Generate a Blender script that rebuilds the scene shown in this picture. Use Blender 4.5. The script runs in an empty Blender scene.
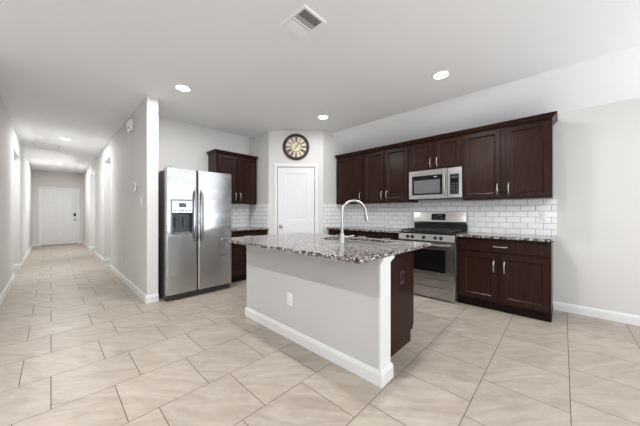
import bpy, bmesh, math, random
from mathutils import Vector, Matrix
S = bpy.context.scene
COL = S.collection
random.seed(4)

# ------------------------------------------------------------------ camera, world, light, exposure
YAW = math.atan(269 / 255.7)
cd = bpy.data.cameras.new('camera'); cam = bpy.data.objects.new('camera', cd); COL.objects.link(cam)
cam.location = (0, 0, 1.19); cam.rotation_euler = (math.pi / 2, 0, -YAW)
cd.sensor_width = 36; cd.lens = 36 * 255.7 / 640; cd.clip_start = .05; cd.clip_end = 60
S.camera = cam
w = bpy.data.worlds.new('world'); S.world = w; w.use_nodes = True
bg = w.node_tree.nodes['Background']; bg.inputs[0].default_value = (.80, .88, 1, 1); bg.inputs[1].default_value = 1.0
S.view_settings.view_transform = 'Standard'; S.view_settings.look = 'None'
S.view_settings.exposure = -0.19; S.view_settings.gamma = 1; S.view_settings.use_curve_mapping = False
CAN_W = 20.0          # watts of one recessed light
HALL_W = 40.0
def area_lamp(name, loc, rot, sx, sy, watts, col=(.885, .94, 1)):
    l = bpy.data.lights.new(name, 'AREA'); l.shape = 'RECTANGLE'; l.size = sx; l.size_y = sy; l.energy = watts; l.color = col
    o = bpy.data.objects.new(name, l); COL.objects.link(o); o.location = loc; o.rotation_euler = rot
    o['kind'] = 'structure'
    return o
H90 = math.pi / 2
area_lamp('daylight_rear_window', (.7, -4.44, 1.55), (H90 + .2, 0, 0), 6.5, 1.7, 14)
area_lamp('added_light_side', (-3.94, .2, 1.55), (H90 + .3, 0, -H90), 3.6, 1.7, 3)  # area lamp added beside the camera for brightness
# upward area lamps added at the window positions to brighten the ceiling
area_lamp('added_uplight_rear', (.7, -4.30, 1.1), (math.pi - .42, 0, 0), 6.5, .8, 225)
area_lamp('added_uplight_side', (-3.80, .2, 1.1), (math.pi - .36, 0, -H90), 3.6, .8, 62)
area_lamp('added_uplight_dining', (4.10, -2.85, 1.1), (math.pi - .68, 0, H90), 2.3, .9, 62)  # added uplight; the dining window around it is made up too
area_lamp('daylight_side_room', (2.54, 10.4, 1.5), (H90 + .6, 0, H90), 1.2, 1.3, 85)
area_lamp('daylight_side_room_near', (2.54, 7.5, 1.5), (H90 + .6, 0, H90), 1.2, 1.3, 40)
area_lamp('added_light_left_room', (-2.14, 7.8, 1.5), (H90 + .6, 0, -H90), 1.2, 1.3, 40)  # lamp added to brighten the hall; this room has no window

# ------------------------------------------------------------------ materials
def mat(name, col, rough=.5, metal=0., spec=.5, coat=0.):
    m = bpy.data.materials.new(name); m.use_nodes = True
    b = m.node_tree.nodes['Principled BSDF']
    b.inputs['Base Color'].default_value = (*col, 1); b.inputs['Roughness'].default_value = rough
    b.inputs['Metallic'].default_value = metal; b.inputs['Specular IOR Level'].default_value = spec
    b.inputs['Coat Weight'].default_value = coat; b.inputs['Coat Roughness'].default_value = .2
    return m
class G:
    """small helper for node graphs"""
    def __init__(s, m): s.t = m.node_tree; s.b = s.t.nodes['Principled BSDF']
    def n(s, typ, **kw):
        x = s.t.nodes.new(typ)
        for k, v in kw.items(): setattr(x, k, v)
        return x
    def put(s, sock, v):
        if hasattr(v, 'is_output') or isinstance(v, bpy.types.NodeSocket): s.t.links.new(v, sock)
        else: sock.default_value = v
    def m(s, op, a, b=0., c=0.):
        x = s.n('ShaderNodeMath', operation=op)
        for i, v in enumerate((a, b, c)): s.put(x.inputs[i], v)
        return x.outputs[0]
    def pos(s):
        return s.n('ShaderNodeTexCoord').outputs['Object']
    def sep(s, v):
        x = s.n('ShaderNodeSeparateXYZ'); s.put(x.inputs[0], v); return x.outputs
    def comb(s, a, b, c):
        x = s.n('ShaderNodeCombineXYZ')
        for i, v in enumerate((a, b, c)): s.put(x.inputs[i], v)
        return x.outputs[0]
    def scale(s, v, sc):
        x = s.n('ShaderNodeVectorMath', operation='MULTIPLY'); s.put(x.inputs[0], v); s.put(x.inputs[1], sc); return x.outputs[0]
    def add(s, v, u):
        x = s.n('ShaderNodeVectorMath', operation='ADD'); s.put(x.inputs[0], v); s.put(x.inputs[1], u); return x.outputs[0]
    def noise(s, v, sc, det=3., rough=.5, dist=0.):
        x = s.n('ShaderNodeTexNoise'); s.put(x.inputs['Vector'], v); x.inputs['Scale'].default_value = sc
        x.inputs['Detail'].default_value = det; x.inputs['Roughness'].default_value = rough; x.inputs['Distortion'].default_value = dist
        return x.outputs['Fac']
    def white(s, v):
        x = s.n('ShaderNodeTexWhiteNoise'); s.put(x.inputs['Vector'], v); return x.outputs
    def vor(s, v, sc, feat='F1'):
        x = s.n('ShaderNodeTexVoronoi', feature=feat); s.put(x.inputs['Vector'], v); x.inputs['Scale'].default_value = sc; return x.outputs
    def ramp(s, f, stops, interp='LINEAR'):
        x = s.n('ShaderNodeValToRGB'); s.put(x.inputs[0], f); e = x.color_ramp; e.interpolation = interp
        while len(e.elements) < len(stops): e.elements.new(.5)
        for el, (p, c) in zip(e.elements, stops): el.position = p; el.color = (*c, 1) if len(c) == 3 else c
        return x.outputs[0]
    def mix(s, f, a, b):
        x = s.n('ShaderNodeMix', data_type='RGBA'); s.put(x.inputs[0], f)
        for i, v in ((6, a), (7, b)): s.put(x.inputs[i], (*v, 1) if isinstance(v, tuple) and len(v) == 3 else v)
        return x.outputs[2]
    def bump(s, h, strength, dist=.002):
        x = s.n('ShaderNodeBump'); s.put(x.inputs['Height'], h); x.inputs['Strength'].default_value = strength; x.inputs['Distance'].default_value = dist
        s.t.links.new(x.outputs[0], s.b.inputs['Normal'])
def paint(name, col, rough=.75):
    m = mat(name, col, rough, spec=.25); g = G(m); p = g.pos()
    f = g.noise(p, 90, 2); g.bump(f, .12, .003)
    v = g.noise(p, 1.1, 2)
    g.put(g.b.inputs['Base Color'], g.mix(v, tuple(c * .985 for c in col), tuple(min(1, c * 1.015) for c in col)))
    return m
M_WALL = paint('wall_paint', (.69, .675, .648))
M_CEIL = paint('ceiling_paint', (.92, .925, .93), .85)
M_ISLE = paint('island_paint', (.60, .595, .58))
M_TRIM = mat('white_trim', (.78, .78, .77), .4)
M_DOORW = mat('white_door', (.78, .78, .775), .42)
M_PLATE = mat('white_plastic', (.86, .86, .84), .35)
M_BPLATE = mat('brown_plastic', (.045, .025, .02), .35)
M_BLACK = mat('black_enamel', (.010, .010, .011), .28, spec=.22)
M_IRON = mat('cast_iron', (.018, .018, .019), .55)
M_GLASS = mat('black_glass', (.006, .006, .007), .07, spec=.22)
M_GREYGLASS = mat('microwave_window', (.13, .135, .14), .12)
M_NICKEL = mat('brushed_nickel', (.58, .56, .53), .28, 1.)
M_CHROME = mat('faucet_steel', (.42, .42, .415), .3, 1.)
M_HANDLE = mat('fridge_handle', (.33, .33, .335), .3, 1.)
M_SLOT = mat('dark_slot', (.03, .03, .03), .6)
M_BASEGREY = mat('grey_plastic', (.05, .052, .055), .45)
M_RECESS = mat('dispenser_recess', (.04, .05, .06), .3)
M_BEZEL = mat('dispenser_bezel', (.22, .235, .25), .35, .6)
M_GAP = mat('shadow_gap_grey', (.25, .25, .25), .7)
M_CREAM = mat('clock_cream', (.82, .71, .54), .6)
M_CLOCK = mat('clock_dark', (.02, .014, .011), .45)
M_VENT = mat('vent_white', (.94, .94, .93), .5)
M_DUCT = mat('duct_grey', (.22, .22, .22), .6)

def steel(name, col, rough, axis):
    m = mat(name, col, rough, 1.); g = G(m); p = g.pos()
    sc = {'x': (2, 260, 260), 'z': (260, 260, 2), 'y': (260, 2, 260)}[axis]
    f = g.noise(g.scale(p, sc), 1, 3)
    g.put(g.b.inputs['Roughness'], g.m('MULTIPLY_ADD', f, .04, rough - .02))
    wv = g.noise(g.scale(p, (1.3, 1.3, 3.4)), 1.5, 1.5)
    g.bump(g.m('MULTIPLY_ADD', f, .0002, wv),   .24, .05)
    g.put(g.b.inputs['Base Color'], g.mix(f, tuple(c * .975 for c in col), col))
    g.b.inputs['Anisotropic'].default_value = .45; g.b.inputs['Anisotropic Rotation'].default_value = .25
    return m
M_STEEL = steel('stainless_fridge', (.53, .535, .54), .23, 'x')
M_STEELR = steel('stainless_range', (.52, .51, .50), .25, 'y')
M_STEELD = mat('grey_cabinet_metal', (.16, .16, .165), .4, .6)

def espresso():
    m = mat('espresso_wood', (.03, .012, .009), .25, spec=.16, coat=0.); g = G(m); p = g.pos()
    f = g.noise(g.scale(p, (22, 22, 1.6)), 1.6, 5, .6, .6)
    c = g.ramp(f, [(.25, (.0185, .0074, .0048)), (.55, (.0285, .0112, .0073)), (.8, (.041, .0165, .0108))])
    g.put(g.b.inputs['Base Color'], c); g.bump(f, .08, .002)
    return m
M_WOOD = espresso()
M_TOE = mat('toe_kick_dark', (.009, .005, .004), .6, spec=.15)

def granite():
    m = mat('granite', (.5, .45, .42), .13, spec=.22); g = G(m); p = g.pos()
    q = g.add(p, g.scale(g.comb(g.noise(p, 55, 2), g.noise(g.add(p, (3, 1, 2)), 55, 2), 0.), (.012, .012, .0)))
    c1 = g.sep(g.vor(q, 62)['Color'])
    big = g.noise(p, 14, 3)
    base = g.ramp(c1[0], [(0, (.29, .255, .24)), (.22, (.15, .112, .097)), (.40, (.22, .195, .183)), (.56, (.085, .064, .058)),
                          (.68, (.46, .45, .44)), (.79, (.022, .02, .02)), (.91, (.14, .135, .14))], 'CONSTANT')
    c2 = g.sep(g.vor(q, 150)['Color'])
    sp = g.m('GREATER_THAN', c2[1], .78)
    x = g.mix(sp, base, (.022, .02, .022))
    wt = g.m('GREATER_THAN', c2[2], .90)
    x = g.mix(wt, x, (.80, .78, .76))
    dk = g.ramp(big, [(.52, (0, 0, 0)), (.66, (1, 1, 1))])
    c3 = g.sep(g.vor(g.add(q, (5, 5, 1)), 95)['Color'])
    x = g.mix(g.m('MULTIPLY', dk, g.m('GREATER_THAN', c3[0], .5)), x, (.045, .038, .038))
    g.put(g.b.inputs['Base Color'], x)
    return m
M_GRANITE = granite()

def floor_tile():
    m = mat('travertine_tile', (.5, .42, .34), .38, spec=.4); g = G(m); p = g.pos(); X, Y, Z = g.sep(p)
    P = .456
    v = g.m('DIVIDE', g.m('ADD', Y, P * 20 - .423), P)
    row = g.m('FLOOR', v); odd = g.m('MODULO', row, 2.)
    # rows alternate between two joint offsets
    u = g.m('DIVIDE', g.m('SUBTRACT', g.m('ADD', X, P * 20), g.m('MULTIPLY', g.m('SUBTRACT', 1., odd), 0.)), P)
    u = g.m('SUBTRACT', u, g.m('MULTIPLY', odd, .6667))
    colm = g.m('FLOOR', u)
    fu = g.m('FRACT', u); fv = g.m('FRACT', v)
    du = g.m('MULTIPLY', g.m('MINIMUM', fu, g.m('SUBTRACT', 1., fu)), P)
    dv = g.m('MULTIPLY', g.m('MINIMUM', fv, g.m('SUBTRACT', 1., fv)), P)
    d = g.m('MINIMUM', du, dv)
    grout = g.m('LESS_THAN', d, .0021)
    rnd = g.white(g.comb(row, colm, 0.))
    rv = rnd['Value']; rc = g.sep(rnd['Color'])
    # flow of the veins turned per tile
    q = g.add(g.scale(p, (1, 1, 0)), g.scale(rnd['Color'], (9, 9, 9)))
    rot = g.n('ShaderNodeVectorRotate', rotation_type='Z_AXIS'); g.put(rot.inputs['Vector'], q)
    g.put(rot.inputs['Angle'], g.m('MULTIPLY_ADD', rc[1], .5, .55))
    qq = g.scale(rot.outputs[0], (1.6, 7.5, 1))
    n1 = g.noise(qq, 1.3, 5, .6, 1.2); n2 = g.noise(q, 16, 4, .6)
    f = g.m('MULTIPLY_ADD', n2, .22, g.m('MULTIPLY', n1, .78))
    c = g.ramp(f, [(.26, (.290, .238, .188)), (.43, (.372, .315, .260)), (.58, (.430, .372, .313)), (.76, (.520, .462, .400))])
    br = g.n('ShaderNodeHueSaturation'); g.put(br.inputs['Color'], c); g.put(br.inputs['Value'], g.m('MULTIPLY_ADD', rv, .10, .95))
    g.put(g.b.inputs['Base Color'], g.mix(grout, br.outputs[0], (.12, .09, .07)))
    g.put(g.b.inputs['Roughness'], g.m('MULTIPLY_ADD', grout, .4, g.m('MULTIPLY_ADD', n2, .15, .33)))
    g.bump(g.m('MINIMUM', d, .004), .5, 1.)
    return m
M_FLOOR = floor_tile()

def subway(name, axis):
    m = mat(name, (.8, .8, .79), .12); g = G(m); p = g.pos(); c = g.sep(p)
    h = {'y': c[1], 'x': c[0], 'd': g.m('SUBTRACT', c[0], c[1])}[axis]
    W, Hh = .1535, .0765
    v = g.m('DIVIDE', g.m('ADD', c[2], 10 * Hh - .914 + .002), Hh); row = g.m('FLOOR', v)
    u = g.m('ADD', g.m('DIVIDE', g.m('ADD', h, 20 * W + .03), W), g.m('MULTIPLY', g.m('MODULO', row, 2.), .5))
    fu = g.m('FRACT', u); fv = g.m('FRACT', v)
    du = g.m('MULTIPLY', g.m('MINIMUM', fu, g.m('SUBTRACT', 1., fu)), W)
    dv = g.m('MULTIPLY', g.m('MINIMUM', fv, g.m('SUBTRACT', 1., fv)), Hh)
    d = g.m('MINIMUM', du, dv); gr = g.m('LESS_THAN', d, .0022)
    rv = g.white(g.comb(row, g.m('FLOOR', u), 0.))['Value']
    t = g.mix(rv, (.90, .89, .87), (.95, .945, .93))
    g.put(g.b.inputs['Base Color'], g.mix(gr, t, (.30, .295, .29)))
    g.put(g.b.inputs['Roughness'], g.m('MULTIPLY_ADD', gr, .6, .13))
    g.bump(g.m('MINIMUM', d, .005), .6, 1.)
    return m
M_SUBY = subway('subway_tile_range', 'y'); M_SUBX = subway('subway_tile_return', 'x')

def emis(name, col, st):
    m = mat(name, (.9, .9, .9), .4); b = m.node_tree.nodes['Principled BSDF']
    b.inputs['Emission Color'].default_value = (*col, 1); b.inputs['Emission Strength'].default_value = st
    return m
M_LENS = emis('lamp_lens', (1, .98, .95), 14.)
M_DISP = mat('blue_display', (.05, .07, .09), .2)

# ------------------------------------------------------------------ mesh building
def frame(origin, U, N, W=(0, 0, 1)):
    U, W, N = Vector(U), Vector(W), Vector(N)
    m = Matrix(((U.x, W.x, N.x, origin[0]), (U.y, W.y, N.y, origin[1]), (U.z, W.z, N.z, origin[2]), (0, 0, 0, 1)))
    return m                       # local (u right, w up, n towards the viewer)
IDN = Matrix.Identity(4)
R2 = math.sqrt(.5)
F_RANGE = frame((4.28, 0, 0), (0, -1, 0), (-1, 0, 0))       # u = -y, n = distance out of the range wall
F_BACK = frame((0, 4.70, 0), (1, 0, 0), (0, -1, 0))         # u = x
F_PAN = frame((2.823, 4.017, 0), (R2, -R2, 0), (-R2, -R2, 0)) # pantry's slanted wall
F_HALLR = frame((.87, 0, 0), (0, -1, 0), (-1, 0, 0))
F_END = frame((0, 13.7, 0), (1, 0, 0), (0, -1, 0))
F_ISLE = frame((1.56, 0, 0), (0, -1, 0), (-1, 0, 0))        # grey face of the island
F_ISEND = frame((0, 1.03, 0), (1, 0, 0), (0, -1, 0))        # end panel of the island cabinet
F_CEIL = frame((0, 0, 2.74), (1, 0, 0), (0, 0, -1), (0, 1, 0))
F_ISK = frame((2.38, 0, 0), (0, 1, 0), (1, 0, 0))
F_RET = frame((0, 3.29, 0), (1, 0, 0), (0, -1, 0))
F_SIDE = frame((2.823, 0, 0), (0, -1, 0), (-1, 0, 0))
class MB:
    def __init__(s, M=IDN): s.bm = bmesh.new(); s.M = M; s.smooth = False
    def v(s, p): return s.bm.verts.new(s.M @ Vector(p))
    def box(s, a0, a1, b0, b1, c0, c1, bev=0.):
        t = bmesh.new()
        vs = [t.verts.new((x, y, z)) for x in (a0, a1) for y in (b0, b1) for z in (c0, c1)]
        for q in ((0, 1, 3, 2), (4, 6, 7, 5), (0, 4, 5, 1), (2, 3, 7, 6), (0, 2, 6, 4), (1, 5, 7, 3)): t.faces.new([vs[i] for i in q])
        if bev > 0: bmesh.ops.bevel(t, geom=t.edges[:], offset=bev, segments=2, affect='EDGES', profile=.5)
        s.merge(t); return s
    def merge(s, t):
        mp = {v: s.v(v.co) for v in t.verts}
        for f in t.faces:
            try: s.bm.faces.new([mp[v] for v in f.verts])
            except ValueError: pass
        t.free()
    def loft(s, rings, cap0=True, cap1=True, closed=True):
        R = [[s.v(p) for p in r] for r in rings]
        for A, B in zip(R, R[1:]):
            n = len(A)
            for i in range(n if closed else n - 1):
                j = (i + 1) % n; s.bm.faces.new((A[i], A[j], B[j], B[i]))
        if cap0: s.bm.faces.new(R[0][::-1])
        if cap1: s.bm.faces.new(R[-1])
        return s
    def rect(s, u0, u1, w0, w1, prof, cap0=True, cap1=True):
        """rectangular rings: prof = [(inset, n), ...]"""
        return s.loft([[(u0 + i, w0 + i, n), (u1 - i, w0 + i, n), (u1 - i, w1 - i, n), (u0 + i, w1 - i, n)] for i, n in prof], cap0, cap1)
    def lathe(s, c, prof, axis=2, seg=28, cap0=True, cap1=True):
        """prof = [(radius, height along axis), ...] about c"""
        a, b = [(1, 2), (2, 0), (0, 1)][axis]
        rings = []
        for r, h in prof:
            ring = []
            for k in range(seg):
                t = 2 * math.pi * k / seg; p = [0, 0, 0]; p[axis] = c[axis] + h; p[a] = c[a] + r * math.cos(t); p[b] = c[b] + r * math.sin(t)
                ring.append(tuple(p))
            rings.append(ring)
        return s.loft(rings, cap0, cap1)
    def tube(s, pts, rad, seg=12):
        pts = [Vector(p) for p in pts]; rad = rad if isinstance(rad, (list, tuple)) else [rad] * len(pts)
        rings = []; up = None
        for i, p in enumerate(pts):
            d = (pts[min(i + 1, len(pts) - 1)] - pts[max(i - 1, 0)]).normalized()
            if up is None: up = d.orthogonal().normalized()
            up = (up - d * up.dot(d)).normalized(); sd = d.cross(up)
            rings.append([tuple(p + (up * math.cos(2 * math.pi * k / seg) + sd * math.sin(2 * math.pi * k / seg)) * rad[i]) for k in range(seg)])
        return s.loft(rings)
    def prism(s, poly, h0, h1, axis):
        """2D polygon in the two other axes (in order), extruded along axis"""
        def P(a, b, h):
            p = [a, b]; p.insert(axis, h); return tuple(p)
        return s.loft([[P(a, b, h0) for a, b in poly], [P(a, b, h1) for a, b in poly]])
    def slab(s, u0, u1, w0, w1, n0, n1, panels, depth=.008, cham=.012, rnd=.0):
        """a door leaf with recessed panels cut into its face"""
        us = sorted({u0, u1, *[p[0] for p in panels], *[p[1] for p in panels]}); ws = sorted({w0, w1, *[p[2] for p in panels], *[p[3] for p in panels]})
        for a, b in zip(us, us[1:]):
            for c, d in zip(ws, ws[1:]):
                pn = [p for p in panels if p[0] <= a and b <= p[1] and p[2] <= c and d <= p[3]]
                if not pn: s.bm.faces.new([s.v(q) for q in ((a, c, n1), (b, c, n1), (b, d, n1), (a, d, n1))])
        for p in panels: s.rect(*p, [(0, n1), (cham, n1 - depth), (cham + .012, n1 - depth)], False, True)
        s.loft([[(u0, w0, n1), (u1, w0, n1), (u1, w1, n1), (u0, w1, n1)], [(u0, w0, n0), (u1, w0, n0), (u1, w1, n0), (u0, w1, n0)]], False, True)
        return s
    def build(s, name, material, parent=None, smooth=False, bevel=0.):
        bm = s.bm
        bmesh.ops.remove_doubles(bm, verts=bm.verts[:], dist=1e-5)
        bmesh.ops.recalc_face_normals(bm, faces=bm.faces[:])
        me = bpy.data.meshes.new(name)
        loc = Vector((0, 0, 0))
        if parent is None:
            xs = [v.co for v in bm.verts]
            loc = Vector(((min(c.x for c in xs) + max(c.x for c in xs)) / 2, (min(c.y for c in xs) + max(c.y for c in xs)) / 2, min(c.z for c in xs)))
            if s.keep: loc = Vector((0, 0, 0))
        else:
            r = parent
            while r is not None: loc = loc + r.location; r = r.parent
        for v in bm.verts: v.co -= loc
        bm.to_mesh(me); bm.free()
        me.materials.append(material)
        o = bpy.data.objects.new(name, me); COL.objects.link(o)
        if parent is None: o.location = loc
        else: o.parent = parent
        if smooth:
            for p in me.polygons: p.use_smooth = True
            try: me.set_sharp_from_angle(angle=math.radians(smooth if smooth is not True else 40))
            except Exception: pass
        if bevel:
            b = o.modifiers.new('bevel', 'BEVEL'); b.width = bevel; b.segments = 2; b.limit_method = 'ANGLE'; b.angle_limit = math.radians(40)
        return o
    keep = False
def struct(mb, name, m, **kw):
    mb.keep = True; o = mb.build(name, m, **kw); o['kind'] = 'structure'; return o
def tag(o, label, cat, group=None):
    o['label'] = label; o['category'] = cat
    if group: o['group'] = group
    return o
def thing(name, loc, label, cat, group=None):
    o = bpy.data.objects.new(name, None); COL.objects.link(o); o.location = loc; o.empty_display_size = .1
    return tag(o, label, cat, group)
def at(Mx, u, w, n): return Mx @ Vector((u, w, n))
def copy_tree(o, parent=None):
    c = o.copy(); COL.objects.link(c); c.parent = parent
    for ch in o.children: copy_tree(ch, c)
    return c

# ------------------------------------------------------------------ the setting
CH = 2.74
def wall(name, *boxes, m=None):
    b = MB()
    for bx in boxes: b.box(*bx)
    return struct(b, name, m or M_WALL)
struct(MB().box(-4.1, 4.4, -4.6, 14, -.1, 0), 'floor', M_FLOOR)
cb = MB().box(-4.1, 3.75, -4.6, 14, CH, CH + .1)
cb.prism([(3.75, CH), (4.42, CH - .33 / .53 * .67), (4.42, CH - .33 / .53 * .67 + .1), (3.75, CH + .1)], -4.6, 4.7, 1) if False else None
cb.loft([[(3.75, y, CH), (4.40, y, CH - .405), (4.40, y, CH + .1), (3.75, y, CH + .1)] for y in (-4.6, 4.7)])
struct(cb, 'ceiling', M_CEIL)
wall('wall_right', (4.28, 4.4, -1.6, 4.7, 0, CH), (4.28, 4.4, -4.6, -4.0, 0, CH), (4.28, 4.4, -4.0, -1.6, 0, .7), (4.28, 4.4, -4.0, -1.6, 2.38, CH))
wall('wall_kitchen_back', (1.0, 2.83, 4.70, 4.82, 0, CH))
pb = MB()
pb.prism([(2.823, 4.82), (2.823, 4.017), (3.55, 3.29), (4.28, 3.29), (4.28, 3.41), (3.60, 3.41), (2.943, 4.067), (2.943, 4.82)], 0, CH, 2)
struct(pb, 'wall_pantry', M_WALL)
OP_R = ((6.95, 7.93), (9.74, 11.1)); OZ = 2.41
wall('wall_hall_right', (.87, 1.0, 3.97, 6.95, 0, CH), (.87, 1.0, 7.93, 9.74, 0, CH), (.87, 1.0, 11.1, 13.7, 0, CH), (.87, 1.0, 6.95, 7.93, OZ, CH), (.87, 1.0, 9.74, 11.1, OZ, CH))
wall('wall_hall_left', (-.59, -.46, 3.97, 7.1, 0, CH), (-.59, -.46, 8.42, 13.7, 0, CH), (-.59, -.46, 7.1, 8.42, 2.36, CH))
wall('wall_hall_end', (-.59, -.255, 13.7, 13.84, 0, CH), (.705, 1.0, 13.7, 13.84, 0, CH), (-.255, .705, 13.7, 13.84, 2.085, CH))
wall('wall_living_left', (-4.1, -3.97, -4.6, 3.97, 0, .70), (-4.1, -3.97, -4.6, 3.97, 2.40, CH), (-4.1, -3.97, 2.0, 3.97, .7, 2.4), (-4.1, -3.97, -4.6, -1.6, .7, 2.4))
wall('wall_living_front', (-4.1, -.59, 3.97, 4.09, 0, CH))
wall('wall_rear', (-4.1, 4.28, -4.6, -4.47, 0, .70), (-4.1, 4.28, -4.6, -4.47, 2.40, CH), (-4.1, -2.8, -4.6, -4.47, .7, 2.4), (4.0, 4.28, -4.6, -4.47, .7, 2.4))
wall('wall_room_right', (2.6, 2.72, 6.4, 11.7, 0, CH), (1.0, 2.6, 6.4, 6.5, 0, CH), (1.0, 2.6, 11.6, 11.7, 0, CH), (1.0, 2.6, 8.6, 8.7, 0, CH))
wall('wall_room_left', (-2.3, -2.2, 6.5, 9.1, 0, CH), (-2.2, -.59, 6.4, 6.5, 0, CH), (-2.2, -.59, 9.0, 9.1, 0, CH))
# baseboards: profile (out, up)
BP = [(0, 0), (.014, 0), (.014, .078), (.010, .088), (.006, .100), (0, .104)]
def base_run(b, a, c):
    """along the line a-c on the floor, room on the right-hand side of a->c"""
    a, c = Vector(a), Vector(c); d = (c - a).normalized(); n = Vector((d.y, -d.x))
    rings = []
    for p in (a, c): rings.append([(p.x + n.x * o, p.y + n.y * o, z) for o, z in BP])
    b.loft(rings)
bb = MB(); base_run(bb, (.87, 6.95), (.87, 3.9695)); base_run(bb, (.8555, 3.97), (1.0, 3.97)); base_run(bb, (1.0, 3.956), (1.0, 4.56))if False else None
base_run(bb, (.87, 9.74), (.87, 7.9295)); base_run(bb, (.87, 7.93), (1.0, 7.93)) if False else base_run(bb, (.8555, 7.93), (1.0, 7.93))
base_run(bb, (.87, 13.69), (.87, 11.0995)); base_run(bb, (.8555, 11.1), (1.0, 11.1))
bb.M = IDN
struct(bb, 'baseboard_hall_right', M_TRIM)
bb = MB(); base_run(bb, (-.46, 3.97), (-.46, 7.1)); base_run(bb, (-.46, 8.4195), (-.46, 13.69)); base_run(bb, (-.59, 8.42), (-.4455, 8.42))
struct(bb, 'baseboard_hall_left', M_TRIM)
bb = MB(); base_run(bb, (-.46, 13.7), (-.315, 13.7)); base_run(bb, (.765, 13.7), (.87, 13.7)); struct(bb, 'baseboard_hall_end', M_TRIM)
bb = MB(); base_run(bb, (4.28, .0885), (4.28, -4.4)); struct(bb, 'baseboard_right', M_TRIM)
bb = MB(); base_run(bb, (2.823, 4.017), (2.89, 3.95)); base_run(bb, (3.50, 3.34), (3.55, 3.29)); struct(bb, 'baseboard_pantry', M_TRIM)

# window frames behind the camera, out of view; side and dining ones added for light
def win_frame(name, F, u0, u1, w0, w1):
    b = MB(F)
    for a in ((u0, u1, w0, w0 + .05), (u0, u1, w1 - .05, w1), (u0, u0 + .05, w0, w1), (u1 - .05, u1, w0, w1), ((u0 + u1) / 2 - .025, (u0 + u1) / 2 + .025, w0, w1)): b.box(*a, -.10, -.04)
    struct(b, name, M_TRIM)
win_frame('window_1', frame((0, -4.47, 0), (-1, 0, 0), (0, 1, 0)), -4.0, 2.8, .7, 2.4)
win_frame('added_dining_window', frame((4.28, 0, 0), (0, -1, 0), (-1, 0, 0)), 1.6, 4.0, .7, 2.38)  # frame added to go with the dining uplight
win_frame('added_side_window', frame((-3.97, 0, 0), (0, 1, 0), (1, 0, 0)), -1.6, 2.0, .7, 2.4)

# ------------------------------------------------------------------ doors
def casing(F, u0, u1, w1, wd=.065, th=.018):
    b = MB(F)
    prof = [(0, 0), (0, th * .6), (wd * .3, th), (wd * .85, th), (wd, th * .6), (wd, 0)]
    # mitred U: outline offset by inset amount, from floor to head
    rings = [[(u0 - wd + i, 0, n), (u0 - wd + i, w1 + wd - i, n), (u1 + wd - i, w1 + wd - i, n), (u1 + wd - i, 0, n)] for i, n in prof]
    R = [[b.v(p) for p in r] for r in rings]
    for A, B in zip(R, R[1:]):
        for i in range(3): b.bm.faces.new((A[i], A[i + 1], B[i + 1], B[i]))
    for i in range(3): b.bm.faces.new((R[-1][i], R[-1][i + 1], R[0][i + 1], R[0][i]))
    b.bm.faces.new([r[0] for r in R]); b.bm.faces.new([r[3] for r in R])
    return b
def knob_set(F, u, w, n, parent):
    b = MB(F); b.lathe((u, w, n), [(.033, 0), (.033, .006), (.028, .011), (.012, .014), (.011, .034), (.022, .042), (.028, .052), (.027, .062), (.018, .069), (.0, .071)][:-1])
    return b.build('door_knob', M_HANDLE, parent, True)
# pantry door
PL = math.hypot(.727, .727)
pd = thing('pantry_door', at(F_PAN, .515, 0, 0), 'white two-panel pantry door in slanted corner wall under the clock', 'door')
U0, U1, DH = .172, .858, 2.045
lf = MB(F_PAN); pn = [(U0 + .142, U1 - .142, 1.055, DH - .108), (U0 + .142, U1 - .142, .22, .82)]
lf.slab(U0, U1, .012, DH, .002, .010, pn, .007, .016)
leaf = lf.build('door_leaf', M_DOORW, pd)
gv = MB(F_PAN)
for p in pn:
    a, c = p[0] + .028, p[1] - .028
    k = 4
    for i in range(k):
        x0 = a + (c - a) * i / k; x1 = a + (c - a) * (i + 1) / k
        gv.rect(x0 + .001, x1 - .001, p[2] + .03, p[3] - .03, [(0, .003), (0, .0035), (.003, .0055)], False, True)
gv.build('plank_panel', M_DOORW, leaf)
casing(F_PAN, U0 - .012, U1 + .012, DH + .012, .062).build('door_casing', M_TRIM, pd)
MB(F_PAN).rect(U0 - .012, U1 + .012, .0, DH + .012, [(0, .0005), (0, .0015)]).build('door_gap', M_GAP, pd)
knob_set(F_PAN, U0 + .055, .945, .010, leaf)
for z in (.25, 1.09, 1.85):
    MB(F_PAN).tube([(U1 + .006, z - .045, .012), (U1 + .006, z + .045, .012)], .007, 8).build('hinge', M_NICKEL, leaf, True)
# front door
fd = thing('front_door', at(F_END, .225, 0, -.05), 'white six-panel front door at the far end of the hallway', 'door')
a, b_ = -.243, .693; mid = (a + b_) / 2
pn = []
for x0, x1 in ((a + .12, mid - .05), (mid + .05, b_ - .12)): pn += [(x0, x1, .22, .80), (x0, x1, .95, 1.58), (x0, x1, 1.70, 1.92)]
leaf = MB(F_END).slab(a, b_, .012, 2.07, -.055, -.012, pn, .005, .018).build('door_leaf', M_DOORW, fd)
rp = MB(F_END)
for p in pn: rp.rect(p[0] + .04, p[1] - .04, p[2] + .04, p[3] - .04, [(0, -.0168), (.018, -.0135)], False, True)
rp.build('raised_panel', M_DOORW, leaf)
casing(F_END, -.255, .705, 2.085, .07).build('door_casing', M_TRIM, fd)
lk = MB(F_END).box(.605, .665, 1.06, 1.19, -.012, .012, .006).build('smart_lock', M_BLACK, leaf)
knob_set(F_END, .635, .93, -.012, leaf)
MB(F_END).box(-.255, .705, 0, .012, -.12, .02).build('threshold', M_BPLATE, fd)

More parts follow.
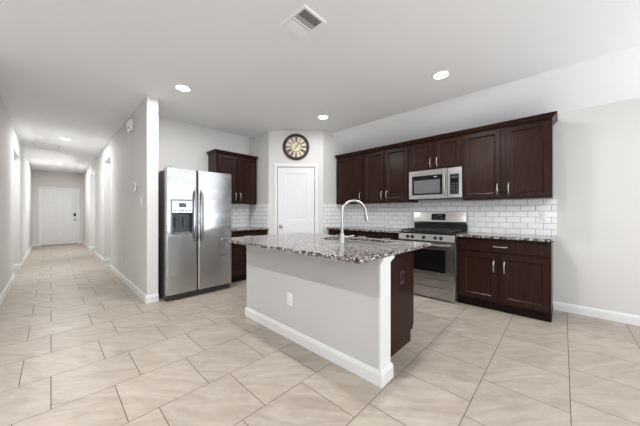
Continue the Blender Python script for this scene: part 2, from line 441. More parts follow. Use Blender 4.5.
# ------------------------------------------------------------------ cabinets
def shaker(F, u0, u1, w0, w1, n1, fw=.058, th=.02, rec=.013):
    return MB(F).rect(u0, u1, w0, w1, [(0, n1 - th), (0, n1 - .003), (.003, n1), (fw - .006, n1), (fw - .002, n1 - .003), (fw + .006, n1 - rec + .002), (fw + .010, n1 - rec), (fw + .013, n1 - rec)])
def slabfront(F, u0, u1, w0, w1, n1, th=.02):
    return MB(F).rect(u0, u1, w0, w1, [(0, n1 - th), (0, n1 - .006), (.006, n1), (.018, n1)])
def pull(F, u, w, n, parent, vert=True, L=.13):
    b = MB(F); pts = []; rad = []
    for k in range(13):
        t = k / 12; s = (t - .5) * L; h = .004 + .026 * math.sin(math.pi * t) ** .6
        pts.append((u, w + s, n + h) if vert else (u + s, w, n + h)); rad.append(.0052 + .002 * abs(math.cos(math.pi * t)))
    b.tube(pts, rad, 10)
    for e in (-.5, .5):
        c = (u, w + e * L, n) if vert else (u + e * L, w, n)
        b.lathe(c, [(.009, 0), (.009, .003), (.006, .008)], 2, 12)
    return b.build('handle', M_NICKEL, parent, True)
def cab_root(F, u0, u1, n, w0, label, name, group=None):
    return thing(name, at(F, (u0 + u1) / 2, w0, n / 2), label, 'cabinet', group)
G_ = .0025
def upper(F, u0, u1, w0, w1, dep, doors, label, hw=.112, group=None):
    """doors = [(u0, u1, handle side)]"""
    r = cab_root(F, u0, u1, dep, w0, label, 'upper_cabinet')
    MB(F).box(u0 + .0008, u1 - .0008, w0, w1, .001, dep - .021, .001).build('cabinet_body', M_WOOD, r)
    for a, c, side in doors:
        d = shaker(F, a, c, w0 + .018, w1 - .022, dep).build('door', M_WOOD, r)
        pull(F, (c - .03) if side == 'r' else (a + .03), w0 + .018 + hw, dep, d)
    return r
def lower(F, u0, u1, dep, drawers, doors, label, H=.884, toe=.10):
    r = cab_root(F, u0, u1, dep, 0, label, 'base_cabinet')
    MB(F).box(u0 + .0008, u1 - .0008, toe, H - .001, .001, dep - .021, .001).build('cabinet_body', M_WOOD, r)
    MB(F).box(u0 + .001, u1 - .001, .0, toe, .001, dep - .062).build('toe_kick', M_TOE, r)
    for a, c in drawers:
        d = slabfront(F, a, c, .715, .852, dep).build('drawer', M_WOOD, r); pull(F, (a + c) / 2, .785, dep, d, False)
    for a, c, side in doors:
        d = shaker(F, a, c, .125, .690, dep).build('door', M_WOOD, r)
        pull(F, (c - .03) if side == 'r' else (a + .03), .545, dep, d)
    return r
def two(u0, u1, e=.025, g=.035):
    m = (u0 + u1) / 2
    return [(u0 + e, m - g / 2, 'r'), (m + g / 2, u1 - e, 'l')]
# range wall, u = -y ; left to right
UZ0, UZ1, UD = 1.365, 2.275, .365
upper(F_RANGE, -3.286, -2.647, UZ0, UZ1, UD, [(-3.262, -2.674, 'r')], 'single-door espresso upper cabinet on the range wall next to the pantry corner')
upper(F_RANGE, -2.647, -1.775, UZ0, UZ1, UD, two(-2.647, -1.775), 'tall double-door espresso upper cabinet left of the microwave')
upper(F_RANGE, -1.775, -1.008, 1.838, UZ1, UD, two(-1.775, -1.008), 'short double-door espresso cabinet directly above the microwave', .09)
upper(F_RANGE, -1.008, -.088, UZ0, UZ1, UD, two(-1.008, -.088, .018, .055), 'wide double-door espresso upper cabinet right of the microwave')
# crown on top of the row
CP = [(0, 0), (.006, 0), (.012, .010), (.030, .034), (.042, .040), (.042, .050), (0, .050)]
def crown(F, u0, u1, dep, z, left, right, label):
    b = MB(F); rings = []
    for o, h in CP:
        ul = u0 - (o if left else 0); ur = u1 + (o if right else 0)
        rings.append([(ul, z + h, .002), (ul, z + h, dep + o), (ur, z + h, dep + o), (ur, z + h, .002)])
    R = [[b.v(p) for p in r] for r in rings]
    for A, B in zip(R, R[1:] + R[:1]):
        for i in range(3): b.bm.faces.new((A[i], A[i + 1], B[i + 1], B[i]))
    b.bm.faces.new([r[0] for r in R]); b.bm.faces.new([r[3] for r in R])
    b.box(u0 + .001, u1 - .001, z + .0005, z + .045, dep - .03, dep - .0008)
    o = b.build('crown_molding', M_WOOD); return tag(o, label, 'molding')
crown(F_RANGE, -3.286, -.088, UD, UZ1 + .0005, False, True, 'long dark crown molding along the tops of the range-wall upper cabinets')
lower(F_RANGE, -1.018, -.090, .60, [(-.985, -.105)], [(-.964, -.576, 'r'), (-.531, -.105, 'l')], 'espresso base cabinet with one wide drawer right of the range')
lower(F_RANGE, -2.735, -1.808, .60, [(-2.713, -2.29), (-2.25, -1.83)], two(-2.735, -1.808), 'espresso base cabinet with drawers left of the range, behind the faucet')
lower(F_RANGE, -3.285, -2.735, .60, [(-3.263, -2.757)], [(-3.263, -2.757, 'r')], 'narrow espresso base cabinet between the slanted pantry wall and the drawers')
# back wall by the fridge
upper(F_BACK, 1.978, 2.79, UZ0, 2.240, .335, two(1.978, 2.79), 'double-door espresso upper cabinet behind and right of the refrigerator')
crown(F_BACK, 1.978, 2.79,   .335, 2.2405, True, False, 'short dark crown molding on the cabinet beside the refrigerator')
lower(F_BACK, 1.99, 2.82, .66, [(2.012, 2.795)], two(1.99, 2.82), 'espresso base cabinet squeezed between refrigerator and pantry side wall')

# countertops
def counter(b, label, keepuv=False):
    return tag(b.build('countertop', M_GRANITE, bevel=.004), label, 'countertop')
counter(MB(F_RANGE).box(-1.020, -.066, .884, .914, .0095, .64), 'speckled granite countertop with square end right of the range')
counter(MB(F_RANGE).box(-3.2815, -1.806, .884, .914, .0095, .64), 'speckled granite countertop left of the range, seen behind the faucet')
counter(MB(F_BACK).box(1.985, 2.8145, .884, .914, .0095, .70), 'small granite countertop between refrigerator and pantry wall')
# backsplashes
bs = MB(F_RANGE); bs.box(-3.281, -.055, .9145, UZ0 - .0005, .0008, .009)
tag(bs.build('backsplash', M_SUBY), 'white subway tile backsplash along the whole range wall', 'backsplash')
bs = MB(F_RET); bs.box(3.57, 4.27, .9145, UZ0 - .0005, .0008, .009)
tag(bs.build('backsplash', M_SUBX), 'white subway tile return beside the pantry door, left of the range wall cabinets', 'backsplash')
bs = MB(F_BACK); bs.box(1.985, 2.814, .9145, UZ0 - .0005, .0008, .009)
tag(bs.build('backsplash', M_SUBX), 'white subway tile backsplash under the cabinet beside the refrigerator', 'backsplash')
bs = MB(F_SIDE); bs.box(-4.69, -4.03, .9145, UZ0 - .0005, .0008, .009)
tag(bs.build('backsplash', M_SUBY), 'white subway tile strip on the pantry side wall in the corner near the refrigerator', 'backsplash')

# ------------------------------------------------------------------ kitchen island
IY0, IY1 = .918, 2.655
isl = thing('kitchen_island', (1.95, 1.8, 0), 'kitchen island with pale grey bar side, white end post and espresso cabinet end', 'island')
MB().box(1.56, 1.69, IY0 + .004, IY1, 0, .883).build('knee_wall', M_ISLE, isl)
MB().box(1.69, 2.36, 2.6305, IY1, 0, .883).build('end_wall', M_ISLE, isl)
MB().box(1.555, 1.697, IY0 - .012, IY0 + .0045, 0, .883, .002).build('end_post', M_TRIM, isl)
cp = MB()
for o, z0, z1 in ((.004, .838, .848), (.011, .848, .862), (.020, .862, .883)): cp.box(1.5555, 1.697 + o, IY0 - .012 - o, IY0 + .001, z0, z1, .002)
cp.build('post_capital', M_TRIM, isl)
ib = MB(); base_run(ib, (1.56, IY1), (1.56, IY0 - .0125)); base_run(ib, (1.5455, IY0 - .012), (1.7115, IY0 - .012)); base_run(ib, (1.697, IY0 - .0125), (1.697, 1.029))
base_run(ib, (1.69, IY1), (1.5455, IY1))
ib.build('base_trim', M_TRIM, isl)
cbm = MB(); cbm.box(1.6905, 2.36, 1.03, 1.05, .10, .883); cbm.box(1.6905, 2.36, 2.61, 2.63, .10, .883); cbm.box(1.6905, 1.705, 1.05, 2.61, .10, .883); cbm.box(2.345 + .01, 2.36, 1.05, 2.61, .10, .883); cbm.box(1.705, 2.355, 1.05, 2.61, .10, .118)
body = cbm.build('cabinet_body', M_WOOD, isl)
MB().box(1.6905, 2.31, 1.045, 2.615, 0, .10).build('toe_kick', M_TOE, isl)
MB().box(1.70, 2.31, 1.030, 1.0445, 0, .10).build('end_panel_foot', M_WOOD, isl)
for a, c, s in ((1.04, 1.36, 'r'), (1.37, 1.69, 'l'), (1.70, 2.02, 'r'), (2.03, 2.62, 'l')):
    d = shaker(F_ISK, a, c, .125, .86, .02).build('door', M_WOOD, isl); pull(F_ISK, (c - .03) if s == 'r' else (a + .03), .75, .02, d)
# granite top with the sink cut out
CX0, CX1, CY0, CY1 = 1.272, 2.425, .883, 2.71
SX0, SX1, SY0, SY1 = 1.99, 2.345, 1.17, 1.93
ct = MB()
xs, ys = (CX0, SX0, SX1, CX1), (CY0, SY0, SY1, CY1)
for z, flip in ((.884, True), (.914, False)):
    for i in range(3):
        for j in range(3):
            if i == 1 and j == 1: continue
            ct.bm.faces.new([ct.v(p) for p in ((xs[i], ys[j], z), (xs[i + 1], ys[j], z), (xs[i + 1], ys[j + 1], z), (xs[i], ys[j + 1], z))])
for (x0, x1, y0, y1) in ((CX0, CX1, CY0, CY1), (SX0, SX1, SY0, SY1)):
    ax = [x for x in xs if x0 <= x <= x1]; ay = [y for y in ys if y0 <= y <= y1]
    for u, v_ in zip(ax, ax[1:]):
        for y in (y0, y1): ct.bm.faces.new([ct.v(p) for p in ((u, y, .884), (v_, y, .884), (v_, y, .914), (u, y, .914))])
    for u, v_ in zip(ay, ay[1:]):
        for x in (x0, x1): ct.bm.faces.new([ct.v(p) for p in ((x, u, .884), (x, v_, .884), (x, v_, .914), (x, u, .914))])
counter(ct, 'large polished granite countertop of the island, overhanging its grey bar side')
sk = MB(); z1 = .8835
sk.loft([[(SX0 - .02 + i, SY0 - .02 + i, z), (SX1 + .02 - i, SY0 - .02 + i, z), (SX1 + .02 - i, SY1 + .02 - i, z), (SX0 - .02 + i, SY1 + .02 - i, z)] for i, z in
         ((0, z1), (.018, z1), (.022, z1 - .01), (.028, .70), (.05, .685), (.05, .683), (.018, .683), (0, z1 - .004))], False, False)
sk.loft([[(SX0 + .03, SY0 + .03, .6845), (SX1 - .03, SY0 + .03, .6845), (SX1 - .03, SY1 - .03, .6845), (SX0 + .03, SY1 - .03, .6845)]], True, False) if False else sk.bm.faces.new([sk.v(p) for p in ((SX0 + .03, SY0 + .03, .685), (SX1 - .03, SY0 + .03, .685), (SX1 - .03, SY1 - .03, .685), (SX0 + .03, SY1 - .03, .685))])
skr = thing('sink', ((SX0 + SX1) / 2, (SY0 + SY1) / 2, .683), 'stainless undermount sink set into the island countertop', 'sink')
sk.build('basin', M_CHROME, skr)
MB().lathe((2.167, 1.55, .6852), [(.045, 0), (.045, .003), (.03, .002)], 2, 20).build('drain', M_BASEGREY, skr, True)
# faucet
FX, FY, FZ = 1.865, 1.49, .9145
fa = thing('faucet', (FX, FY, FZ), 'tall brushed gooseneck kitchen faucet standing on the island countertop', 'faucet')
MB().lathe((FX, FY, FZ), [(.030, 0), (.030, .006), (.026, .012), (.024, .07), (.021, .082), (.0165, .09)], 2, 24).build('faucet_base', M_CHROME, fa, True)
dv = Vector((.80, -.60, 0)).normalized(); RR = .115; top = 1.19
pts = [Vector((FX, FY, FZ + .08)), Vector((FX, FY, 1.05)), Vector((FX, FY, top))]
for k in range(1, 17):
    t = math.pi * k / 16 * .97; pts.append(Vector((FX, FY, top)) + dv * (RR - RR * math.cos(t)) + Vector((0, 0, RR * math.sin(t))))
end = pts[-1]; dd = (pts[-1] - pts[-2]).normalized()
MB().tube(pts, .0135, 16).build('spout', M_CHROME, fa, True)
MB().tube([end - dd * .002, end + dd * .012, end + dd * .05, end + dd * .085, end + dd * .088], [.0145, .0165, .0195, .0205, .015], 18).build('spray_head', M_CHROME, fa, True)
hb = Vector((FX, FY, FZ + .045)); hd = Vector((.62, -.70, .18)).normalized()
MB().tube([hb + hd * .015, hb + hd * .045, hb + hd * .05, hb + hd * .115], [.013, .013, .007, .0055], 14).build('lever', M_CHROME, fa, True)

# ------------------------------------------------------------------ wall plates
def outlet(F, u, w, n, label, m=None, dark=None):
    m = m or M_PLATE
    r = thing('outlet', at(F, u, w, n), label, 'outlet')
    MB(F).rect(u - .036, u + .036, w - .058, w + .058, [(0, n), (0, n + .003), (.003, n + .006), (.006, n + .0065)]).build('cover_plate', m, r)
    MB(F).rect(u - .017, u + .017, w - .034, w + .034, [(0, n + .006), (0, n + .0075), (.002, n + .0085)]).build('receptacle', dark or m, r)
    sl = MB(F)
    for dz in (-.017, .017):
        for du in (-.006, .006): sl.box(u + du - .001, u + du + .001, w + dz - .004, w + dz + .004, n + .008, n + .0087)
        sl.lathe((u, w + dz - .009, n + .008), [(.002, 0), (.002, .0007)], 2, 8)
    sl.build('slot', M_SLOT, r)
    return r
outlet(F_ISLE, -1.875, .375, .0005, 'white outlet on the grey bar side of the island')
outlet(F_ISEND, 2.134, .625, .0005, 'dark brown outlet on the espresso end of the island', M_BPLATE, M_TOE)
outlet(F_HALLR, -5.64, .375, .0005, 'white outlet low on the hallway wall above the baseboard')
outlet(F_RANGE, -.90, 1.145, .0092, 'white outlet on the subway tile just right of the range')
outlet(F_RANGE, -.185, 1.145, .0092, 'white outlet at the right end of the subway tile')
outlet(F_RANGE, -2.10, 1.13, .0092, 'white outlet on the subway tile left of the range')
def switch(F, u, w, n, label):
    r = thing('light_switch', at(F, u, w, n), label, 'switch')
    MB(F).rect(u - .036, u + .036, w - .058, w + .058, [(0, n), (0, n + .003), (.003, n + .006), (.006, n + .0065)]).build('cover_plate', M_PLATE, r)
    MB(F).prism([(w - .033, n + .006), (w + .033, n + .006), (w + .033, n + .012), (w - .033, n + .008)], u - .016, u + .016, 0).build('rocker', M_PLATE, r)
switch(F_HALLR, -4.235, 1.355, .0005, 'white rocker switch on the hallway wall near its corner, below the thermostat')
th = thing('thermostat', at(F_HALLR, -4.6, 1.57, 0), 'small white thermostat on the hallway wall above the light switch', 'thermostat')
MB(F_HALLR).box(-4.64, -4.56, 1.51, 1.64, .0005, .024, .006).build('housing', M_PLATE, th)
MB(F_HALLR).rect(-4.632, -4.568, 1.56, 1.615, [(0, .0238), (0, .0246)]).build('screen', M_BEZEL, th)
al = thing('alarm_sounder', at(F_HALLR, -4.8, 2.5, 0), 'white wall-mounted alarm sounder high on the hallway wall', 'alarm')
MB(F_HALLR).box(-4.92, -4.74, 2.45, 2.62, .0005, .055, .014).build('housing', M_PLATE, al)
MB(F_HALLR).lathe((-4.83, 2.545, .054), [(.055, 0), (.042, .014), (.03, .02)], 2, 20).build('speaker_dome', M_PLATE, al, True)
MB(F_HALLR).lathe((-4.765, 2.480, .054), [(.014, 0), (.012, .01)], 2, 14).build('lens', M_BASEGREY, al, True)

# ------------------------------------------------------------------ refrigerator
fr = thing('refrigerator', (1.5, 4.2, 0), 'stainless side-by-side refrigerator with ice and water dispenser', 'refrigerator')
FX0, FX1, FM = 1.048, 1.972, 1.452
MB().box(FX0 + .004, FX1 - .004, 3.885, 4.235, .03, 1.775, .006).build('fridge_body', M_STEELD, fr)
fb = MB(); fb.box(FX0 + .015, FX1 - .015, 3.835, 3.884, .012, .085, .004)
for k in range(26): fb.box(FX0 + .06 + k * .032, FX0 + .08 + k * .032, 3.832, 3.837, .03, .065)
fb.build('base_grille', M_SLOT, fr)
for x in (FX0 + .06, FX1 - .06):
    for y in (3.91, 4.20): MB().lathe((x, y, 0), [(.022, 0), (.022, .03)], 2, 14).build('foot', M_BASEGREY, fr)
F_FR = frame((0, 3.80, 0), (1, 0, 0), (0, -1, 0))
def fdoor(x0, x1, holes):
    b = MB(F_FR); rr = .022
    # plan outline with rounded front corners, with the dispenser opening left out of the front face
    def outline(z): 
        o = [(x0, z, -.083)]
        for k in range(7): t = math.pi / 2 * k / 6; o.append((x0 + rr - rr * math.cos(t), z, -rr + rr * math.sin(t)))
        for k in range(7): t = math.pi / 2 * k / 6; o.append((x1 - rr + rr * math.sin(t), z, -rr + rr * math.cos(t)))
        o.append((x1, z, -.083)); return o
    z0, z1 = .088, 1.80
    A, B = [b.v(p) for p in outline(z0)], [b.v(p) for p in outline(z1)]
    n = len(A)
    for i in range(n):
        j = (i + 1) % n
        if i == 7 and holes: continue
        b.bm.faces.new((A[i], A[j], B[j], B[i]))
    b.bm.faces.new(A[::-1]); b.bm.faces.new(B)
    if holes:
        us = [x0 + rr, holes[0], holes[1], x1 - rr]; ws = [z0, holes[2], holes[3], z1]
        for i in range(3):
            for j in range(3):
                if i == 1 and j == 1: continue
                b.bm.faces.new([b.v(p) for p in ((us[i], ws[j], 0), (us[i + 1], ws[j], 0), (us[i + 1], ws[j + 1], 0), (us[i], ws[j + 1], 0))])
    return b
D = (1.112, 1.385, .905, 1.365)
ld = fdoor(FX0, FM - .004, D).build('freezer_door', M_STEEL, fr, 30)
rd = fdoor(FM + .004, FX1, None).build('fridge_door', M_STEEL, fr, 30)
for x in (FX0 + .05, FX1 - .05): MB().box(x - .03, x + .03, 3.83, 3.96, 1.776, 1.815, .006).build('hinge_cap', M_BASEGREY, fr)
def fhandle(x, parent):
    b = MB(F_FR); pts = []; 
    for k in range(17):
        t = k / 16; pts.append((x, .80 + .70 * t, .012 + .052 * math.sin(math.pi * t) ** .45))
    b.tube(pts, [.012 + .003 * abs(math.cos(math.pi * k / 16)) for k in range(17)], 12)
    for z in (.80, 1.50): b.box(x - .014, x + .014, z - .02, z + .02, -.0005, .016, .004)
    return b.build('handle', M_HANDLE, parent, True)
fhandle(FM - .042, ld); fhandle(FM + .046, rd)
# dispenser: bezel, control panel, dark recess
dp = MB(F_FR); dp.rect(D[0] - .012, D[1] + .012, D[2] - .012, D[3] + .012, [(0, -.0005), (0, .006), (.006, .010), (.016, .010), (.018, -.002), (.018, -.02)], False, False)
disp = dp.build('dispenser', M_BEZEL, ld)
MB(F_FR).box(D[0] + .004, D[1] - .004, 1.19, D[3] - .004, -.02, .004, .004).build('control_panel', M_STEEL, disp)
cv = MB(F_FR); cv.rect(D[0] + .002, D[1] - .002, D[2] + .002, 1.192, [(0, -.002), (.012, -.07), (.016, -.075)], False, True)
cv.build('recess', M_RECESS, disp)
pd_ = MB(F_FR); 
for x in (D[0] + .085, D[1] - .085): pd_.box(x - .028, x + .028, .99, 1.13, -.062, -.045, .005)
pd_.build('paddle', M_BASEGREY, disp)
MB(F_FR).box(D[0] + .02, D[1] - .02, D[2] + .008, D[2] + .02, -.07, .004, .002).build('drip_tray', M_BEZEL, disp)
MB(F_FR).rect(D[0] + .09, D[1] - .09, 1.27, 1.325, [(0, .004), (0, .0052)]).build('display', M_DISP, disp)
for k in range(5): MB(F_FR).lathe((D[0] + .045 + k * .046, 1.225, .004), [(.010, 0), (.009, .002)], 2, 12).build('button', M_BASEGREY, disp)

# ------------------------------------------------------------------ range
RU0, RU1 = -1.802, -1.0225
F_RG = frame((4.262, 0, 0), (0, -1, 0), (-1, 0, 0))
rg = thing('gas_range', at(F_RG, (RU0 + RU1) / 2, 0, .33), 'stainless freestanding gas range with black grates between base cabinets', 'range')
MB(F_RG).box(RU0, RU1, .03, .895, .012, .60, .003).build('range_body', M_STEELD, rg)
for u in (RU0 + .05, RU1 - .05):
    for n in (.08, .55): MB(F_RG).box(u - .02, u + .02, 0, .03, n - .02, n + .02).build('foot', M_BASEGREY, rg)
MB(F_RG).box(RU0, RU1, .895, .916, .075, .635, .004).build('cooktop', M_BLACK, rg)
cpn = MB(F_RG); cpn.prism([(.805, .600), (.805, .642), (.893, .628), (.893, .600)], RU0, RU1, 0)
cpf = cpn.build('control_panel', M_STEELR, rg)
for du in (.140, .210, .375, .532, .607):
    kb = MB(F_RG); kb.lathe((RU0 + du, .847, .633), [(.024, 0), (.024, .005), (.019, .007), (.017, .026), (.012, .029)], 2, 20); kb.box(RU0 + du - .003, RU0 + du + .003, .833, .861, .658, .665)
    kb.build('knob', M_BLACK, cpf, True)
od = MB(F_RG); od.slab(RU0 + .004, RU1 - .004, .285, .798, .601, .640, [(RU0 + .11, RU1 - .108, .372, .692)], .004, .003)
odo = od.build('oven_door', M_STEELR, rg)
MB(F_RG).rect(RU0 + .116, RU1 - .114, .378, .686, [(0, .636), (0, .6365), (.002, .638)]).build('oven_window', M_GLASS, odo)
oh = MB(F_RG); oh.tube([(RU0 + .05, .752, .685), (RU1 - .05, .752, .685)], .0125, 14)
for u in (RU0 + .085, RU1 - .085): oh.tube([(u, .752, .639), (u, .752, .685)], .009, 10)
oh.build('oven_handle', M_CHROME, odo, True)
dr = MB(F_RG); dr.rect(RU0 + .004, RU1 - .004, .022, .278, [(0, .601), (0, .632), (.004, .636), (.012, .636)])
drw = dr.build('storage_drawer', M_STEELR, rg)
MB(F_RG).box(RU0 + .10, RU1 - .14, .168, .180, .632, .6375, .002).build('grip_groove', M_BASEGREY, drw)
bgd = MB(F_RG); bgd.prism([(.916, .012), (.916, .085), (1.03, .072), (1.03, .012)], RU0, RU1, 0); bgd.build('backguard_base', M_BLACK, rg)
bg2 = MB(F_RG); bg2.prism([(1.03, .012), (1.03, .098), (1.055, .105), (1.20, .075), (1.205, .065), (1.205, .012)], RU0, RU1, 0)
bgo = bg2.build('backguard', M_STEELR, rg)
F_BG = frame(at(F_RG, 0, 1.055, .105), (0, -1, 0), (-.979, 0, .205), (.205, 0, .979))
um = (RU0 + RU1) / 2 + .0
MB(F_BG).rect(um - .105, um + .105, .025, .125, [(0, -.001), (0, .002), (.003, .003)]).build('display_panel', M_GLASS, bgo)
for k in range(4):
    for j in range(2): MB(F_BG).box(um - .09 + k * .022, um - .076 + k * .022, .045 + j * .03, .055 + j * .03, .0028, .0034).build('button', M_BASEGREY, bgo)
    MB(F_BG).box(um + .02 + k * .018, um + .032 + k * .018, .05, .06, .0028, .0034).build('button', M_BASEGREY, bgo)
MB(F_BG).rect(um - .018, um + .05, .085, .107, [(0, .0028), (0, .0034)]).build('clock_display', M_DISP, bgo)
# burners and grates
for du, n, rb in ((.17, .22, .042), (.17, .49, .05), (.383, .355, .045), (.596, .22, .042), (.596, .49, .055)):
    b = MB(F_RG); p = at(IDN, 0, 0, 0)
    b.lathe((RU0 + du, .9155, n), [(rb + .02, 0), (rb + .012, .006), (rb, .008), (rb, .016), (rb * .8, .022)], 1, 22)
    b.build('burner', M_IRON, rg, True)
for g0, g1 in ((.028, .266), (.268, .498), (.500, .738)):
    b = MB(F_RG); a, c = RU0 + g0, RU0 + g1
    for n in (.115, .61): b.box(a, c, .934, .949, n - .006, n + .006, .002)
    for u in (a + .006, c - .006): b.box(u - .006, u + .006, .934, .949, .115, .61, .002)
    m_ = (a + c) / 2
    b.box(m_ - .006, m_ + .006, .934, .952, .115, .61, .002)
    for n in (.22, .355, .49): b.box(a, c, .934, .952, n - .006, n + .006, .002)
    for u in (a + .012, c - .012):
        for n in (.12, .36, .605): b.box(u - .006, u + .006, .916, .936, n - .006, n + .006)
    b.build('grate', M_IRON, rg)

# ------------------------------------------------------------------ microwave
mw = thing('microwave', at(F_RANGE, (RU0 + RU1) / 2, 1.405, .2), 'stainless over-the-range microwave with black window and keypad', 'microwave')
W0, W1, MU0, MU1 = 1.402, 1.836, -1.760, -1.010
MB(F_RANGE).box(MU0, MU1, W0, W1, .010, .360, .003).build('microwave_body', M_STEELD, mw)
md = MB(F_RANGE); md.slab(MU0 + .001, MU1 - .185, W0 + .004, W1 - .003, .3605, .392, [(MU0 + .045, MU1 - .25, W0 + .06, W1 - .08)], .004, .003)
mdo = md.build('door', M_STEELR, mw)
MB(F_RANGE).rect(MU0 + .049, MU1 - .254, W0 + .064, W1 - .084, [(0, .388), (0, .3885), (.002, .391)]).build('window_surround', M_GLASS, mdo)
MB(F_RANGE).rect(MU0 + .080, MU1 - .285, W0 + .085, W1 - .150, [(0, .3908), (0, .3914)]).build('window_screen', M_GREYGLASS, mdo)
eb = MB(F_RANGE); eb.lathe((0, 0, 0), [(.026, 0), (.024, .0008)], 2, 20)
for v in eb.bm.verts:
    l = F_RANGE.inverted() @ v.co; v.co = F_RANGE @ Vector((MU0 + .40 + l.x, W1 - .112 + l.y * .32, .391 + l.z))
eb.build('emblem', M_NICKEL, mdo)
kp = MB(F_RANGE); kp.rect(MU1 - .182, MU1 - .001, W0 + .004, W1 - .003, [(0, .3605), (0, .388), (.004, .392), (.012, .392)])
kpo = kp.build('keypad_surround', M_STEELR, mw)
MB(F_RANGE).rect(MU1 - .150, MU1 - .035, W0 + .055, W1 - .10, [(0, .391), (0, .3935)]).build('keypad', M_GLASS, kpo)
for i in range(3):
    for j in range(5): MB(F_RANGE).rect(MU1 - .138 + i * .034, MU1 - .115 + i * .034, W0 + .075 + j * .03, W0 + .091 + j * .03, [(0, .3933), (0, .394)]).build('button', M_BASEGREY, kpo)
MB(F_RANGE).rect(MU1 - .135, MU1 - .05, W1 - .155, W1 - .125, [(0, .3933), (0, .394)]).build('display', M_DISP, kpo)
mh = MB(F_RANGE); pts = [(MU1 - .215, W0 + .035 + .345 * k / 14, .394 + .04 * math.sin(math.pi * k / 14) ** .6) for k in range(15)]
mh.tube(pts, [.013] * 15, 12); mh.build('handle', M_CHROME, mdo, True)
vt = MB(F_RANGE)
for k in range(3): vt.box(MU0 + .05, MU1 - .05, W0 - .002, W0 + .0005, .08 + k * .09, .13 + k * .09)
vt.build('vent_filter', M_BASEGREY, mw)

# ------------------------------------------------------------------ clock
CU, CW, CR = .517, 2.434, .250
ck = thing('wall_clock', at(F_PAN, CU, CW, 0), 'round dark-framed wall clock with roman numerals above the pantry door', 'clock')
c0 = (CU, CW, .001)
MB(F_PAN).lathe(c0, [(CR - .002, 0), (CR, .012), (CR - .006, .030), (CR - .022, .036), (CR - .042, .030), (CR - .048, .012)], 2, 56, True, False).build('frame', M_CLOCK, ck, 50)
fc = MB(F_PAN).lathe((CU, CW, .008), [(CR - .046, 0), (CR - .046, .003)], 2, 56).build('dial', M_CREAM, ck)
rn = MB(F_PAN)
for r0, r1 in ((.090, .098), (CR - .058, CR - .050)):
    rn.loft([[(CU + r * math.cos(2 * math.pi * k / 56), CW + r * math.sin(2 * math.pi * k / 56), z) for k in range(56)] for r, z in ((r0, .0112), (r0, .0122), (r1, .0122), (r1, .0112))], False, False)
rn.build('dial_ring', M_CLOCK, fc)
ROM = ['XII', 'I', 'II', 'III', 'IIII', 'V', 'VI', 'VII', 'VIII', 'IX', 'X', 'XI']
Wd = {'I': .0125, 'V': .026, 'X': .028}
for h, txt in enumerate(ROM):
    b = MB(F_PAN); th_ = math.radians(90 - 30 * h); er = Vector((math.cos(th_), math.sin(th_))); et = Vector((math.sin(th_), -math.cos(th_)))
    tot = sum(Wd[c] for c in txt); x = -tot / 2; r0, r1 = .102, .190
    def stroke(xa, xb, wd):
        q = []
        for xx, r in ((xa - wd, r0), (xa + wd, r0), (xb + wd, r1), (xb - wd, r1)):
            sc = .80 + .3 * (r - r0) / (r1 - r0); p = Vector((CU, CW)) + er * r + et * (xx * sc); q.append(p)
        b.loft([[(p.x, p.y, z) for p in q] for z in (.0112, .0126)])
    for c in txt:
        wc = Wd[c]; xm = x + wc / 2
        if c == 'I': stroke(xm, xm, .0050)
        elif c == 'V': stroke(xm, xm - wc * .36, .0052); stroke(xm, xm + wc * .36, .0036)
        else: stroke(xm - wc * .36, xm + wc * .36, .0036); stroke(xm + wc * .36, xm - wc * .36, .0052)
        x += wc
    b.build('numeral', M_CLOCK, fc)
def hand(name, ang, L, tail, wd, z):
    b = MB(F_PAN); t = math.radians(90 - ang); e = Vector((math.cos(t), math.sin(t))); n = Vector((-e.y, e.x)); c = Vector((CU, CW))
    q = [c - e * tail - n * wd * .7, c - e * tail + n * wd * .7, c + n * wd, c + e * L * .8 + n * wd * .9, c + e * L, c + e * L * .8 - n * wd * .9, c - n * wd]
    b.loft([[(p.x, p.y, zz) for p in q] for zz in (z, z + .0015)]); return b.build(name, M_CLOCK, ck)
hand('hour_hand', 35, .085, .03, .0075, .014); hand('minute_hand', 39, .125, .065, .0045, .0165)
MB(F_PAN).lathe((CU, CW, .0135), [(.010, 0), (.008, .007)], 2, 14).build('hand_pin', M_CLOCK, ck)

# ------------------------------------------------------------------ ceiling fittings
def can(x, y, label, watts, group=None, r=.075):
    t = thing('recessed_light', (x, y, CH), label, 'ceiling light', group)
    MB(F_CEIL).lathe((x, y, -.0005), [(r + .022, 0), (r + .020, .005), (r + .004, .008), (r, .003), (r, .0012)], 2, 32, True, False).build('trim_ring', M_TRIM, t, True)
    MB(F_CEIL).lathe((x, y, .0006), [(r, 0), (r, .0018)], 2, 32).build('lens', M_LENS, t)
    l = bpy.data.lights.new('lamp', 'AREA'); l.shape = 'DISK'; l.size = r * 1.8; l.energy = watts; l.color = (.985, .99, 1); l.spread = math.radians(178)
    o = bpy.data.objects.new('lamp', l); COL.objects.link(o); o.parent = t; o.location = (0, 0, -.012)
    return t
can(1.128, 3.416, 'glowing recessed ceiling light nearest the refrigerator and hallway corner', CAN_W * 1.3)
can(3.026, 2.809, 'glowing recessed ceiling light in front of the wall clock', CAN_W * .5)
can(3.018, .994, 'glowing recessed ceiling light nearest the right end of the range wall', CAN_W)
can(.20, 7.55, 'nearer of the two glowing recessed lights in the hallway ceiling', HALL_W)
can(.172, 11.55, 'farther recessed light in the hallway ceiling, close to the front door', HALL_W)
can(1.12, 1.02, 'recessed ceiling light over the bar side of the island', CAN_W)
can(-.55, 1.75, 'recessed ceiling light over the living side opposite the island', CAN_W * 2.3)
can(-.6, -1.6, 'added unseen recessed ceiling light over the living room behind the viewpoint', CAN_W)  # lamp added out of view for more room light
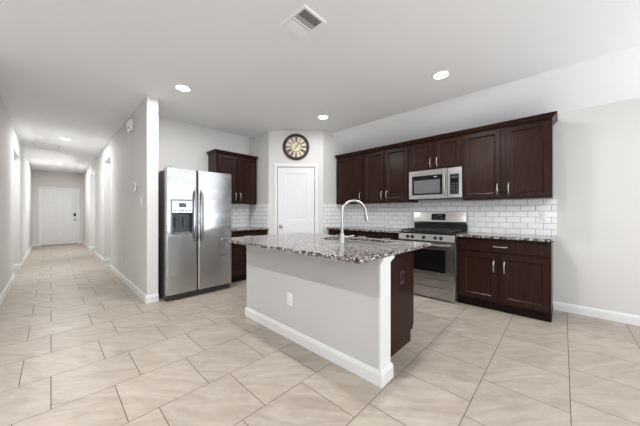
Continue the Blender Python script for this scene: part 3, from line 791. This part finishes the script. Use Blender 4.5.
can(2.2, -1.6, 'added unseen recessed ceiling light over the dining end behind the viewpoint', CAN_W)  # another unseen lamp added to lift the room light
# air register
VX0, VX1, VY0, VY1 = 1.293, 1.543, 1.388, 1.702
vt = thing('air_vent', ((VX0 + VX1) / 2, (VY0 + VY1) / 2, CH), 'white rectangular louvered air vent in the kitchen ceiling', 'vent')
MB(F_CEIL).rect(VX0, VX1, VY0, VY1, [(0, .0005), (0, .003), (.006, .009), (.028, .007), (.030, .0012)], False, False).build('vent_frame', M_VENT, vt)
MB(F_CEIL).rect(VX0 + .028, VX1 - .028, VY0 + .028, VY1 - .028, [(0, .0006), (0, .0012)]).build('vent_backing', M_DUCT, vt)
vb = MB(F_CEIL); n = 22
for k in range(n):
    y = VY0 + .036 + (VY1 - VY0 - .072) * (k + .5) / n; t = -.80 if k < n * .27 else (-.42 if k < n * .58 else .62); dy, dz = .0052 * math.cos(t), .0052 * math.sin(t)
    vb.prism([(y - dy, .0058 - dz), (y + dy, .0058 + dz), (y + dy, .0067 + dz), (y - dy, .0067 - dz)], VX0 + .03, VX1 - .03, 0)
vb.build('louver', M_VENT, vt)
ym = VY0 + (VY1 - VY0) * .5
MB(F_CEIL).box(VX0 + .03, VX1 - .03, ym - .004, ym + .004, .001, .012).build('divider', M_VENT, vt)
# hallway: smoke detector, attic hatch
sd = thing('smoke_detector', (-.17, 7.85, CH), 'white smoke detector on the hallway ceiling left of the nearer recessed light', 'smoke detector')
MB(F_CEIL).lathe((-.17, 7.85, .0005), [(.07, 0), (.07, .012), (.062, .03), (.045, .036)], 2, 28).build('housing', M_PLATE, sd, True)
MB(F_CEIL).lathe((-.17, 7.85, .036), [(.02, 0), (.018, .003)], 2, 16).build('test_button', M_PLATE, sd, True)
sd2 = tag(MB(F_CEIL).lathe((.59, 11.6, .0005), [(.075, 0), (.075, .012), (.065, .03), (.045, .036)], 2, 24).build('smoke_detector', M_PLATE, None, True), 'white smoke detector on the far hallway ceiling near the right wall', 'smoke detector')
ah = thing('attic_hatch', (-.05, 8.8, CH), 'white framed attic hatch in the hallway ceiling', 'hatch')
MB(F_CEIL).rect(-.30, .15, 8.35, 9.10, [(0, .0005), (0, .012), (.006, .015), (.045, .012), (.05, .002)], False, False).build('hatch_frame', M_TRIM, ah)
MB(F_CEIL).rect(-.252, .102, 8.398, 9.052, [(0, .0005), (0, .003)]).build('hatch_panel', M_CEIL, ah)
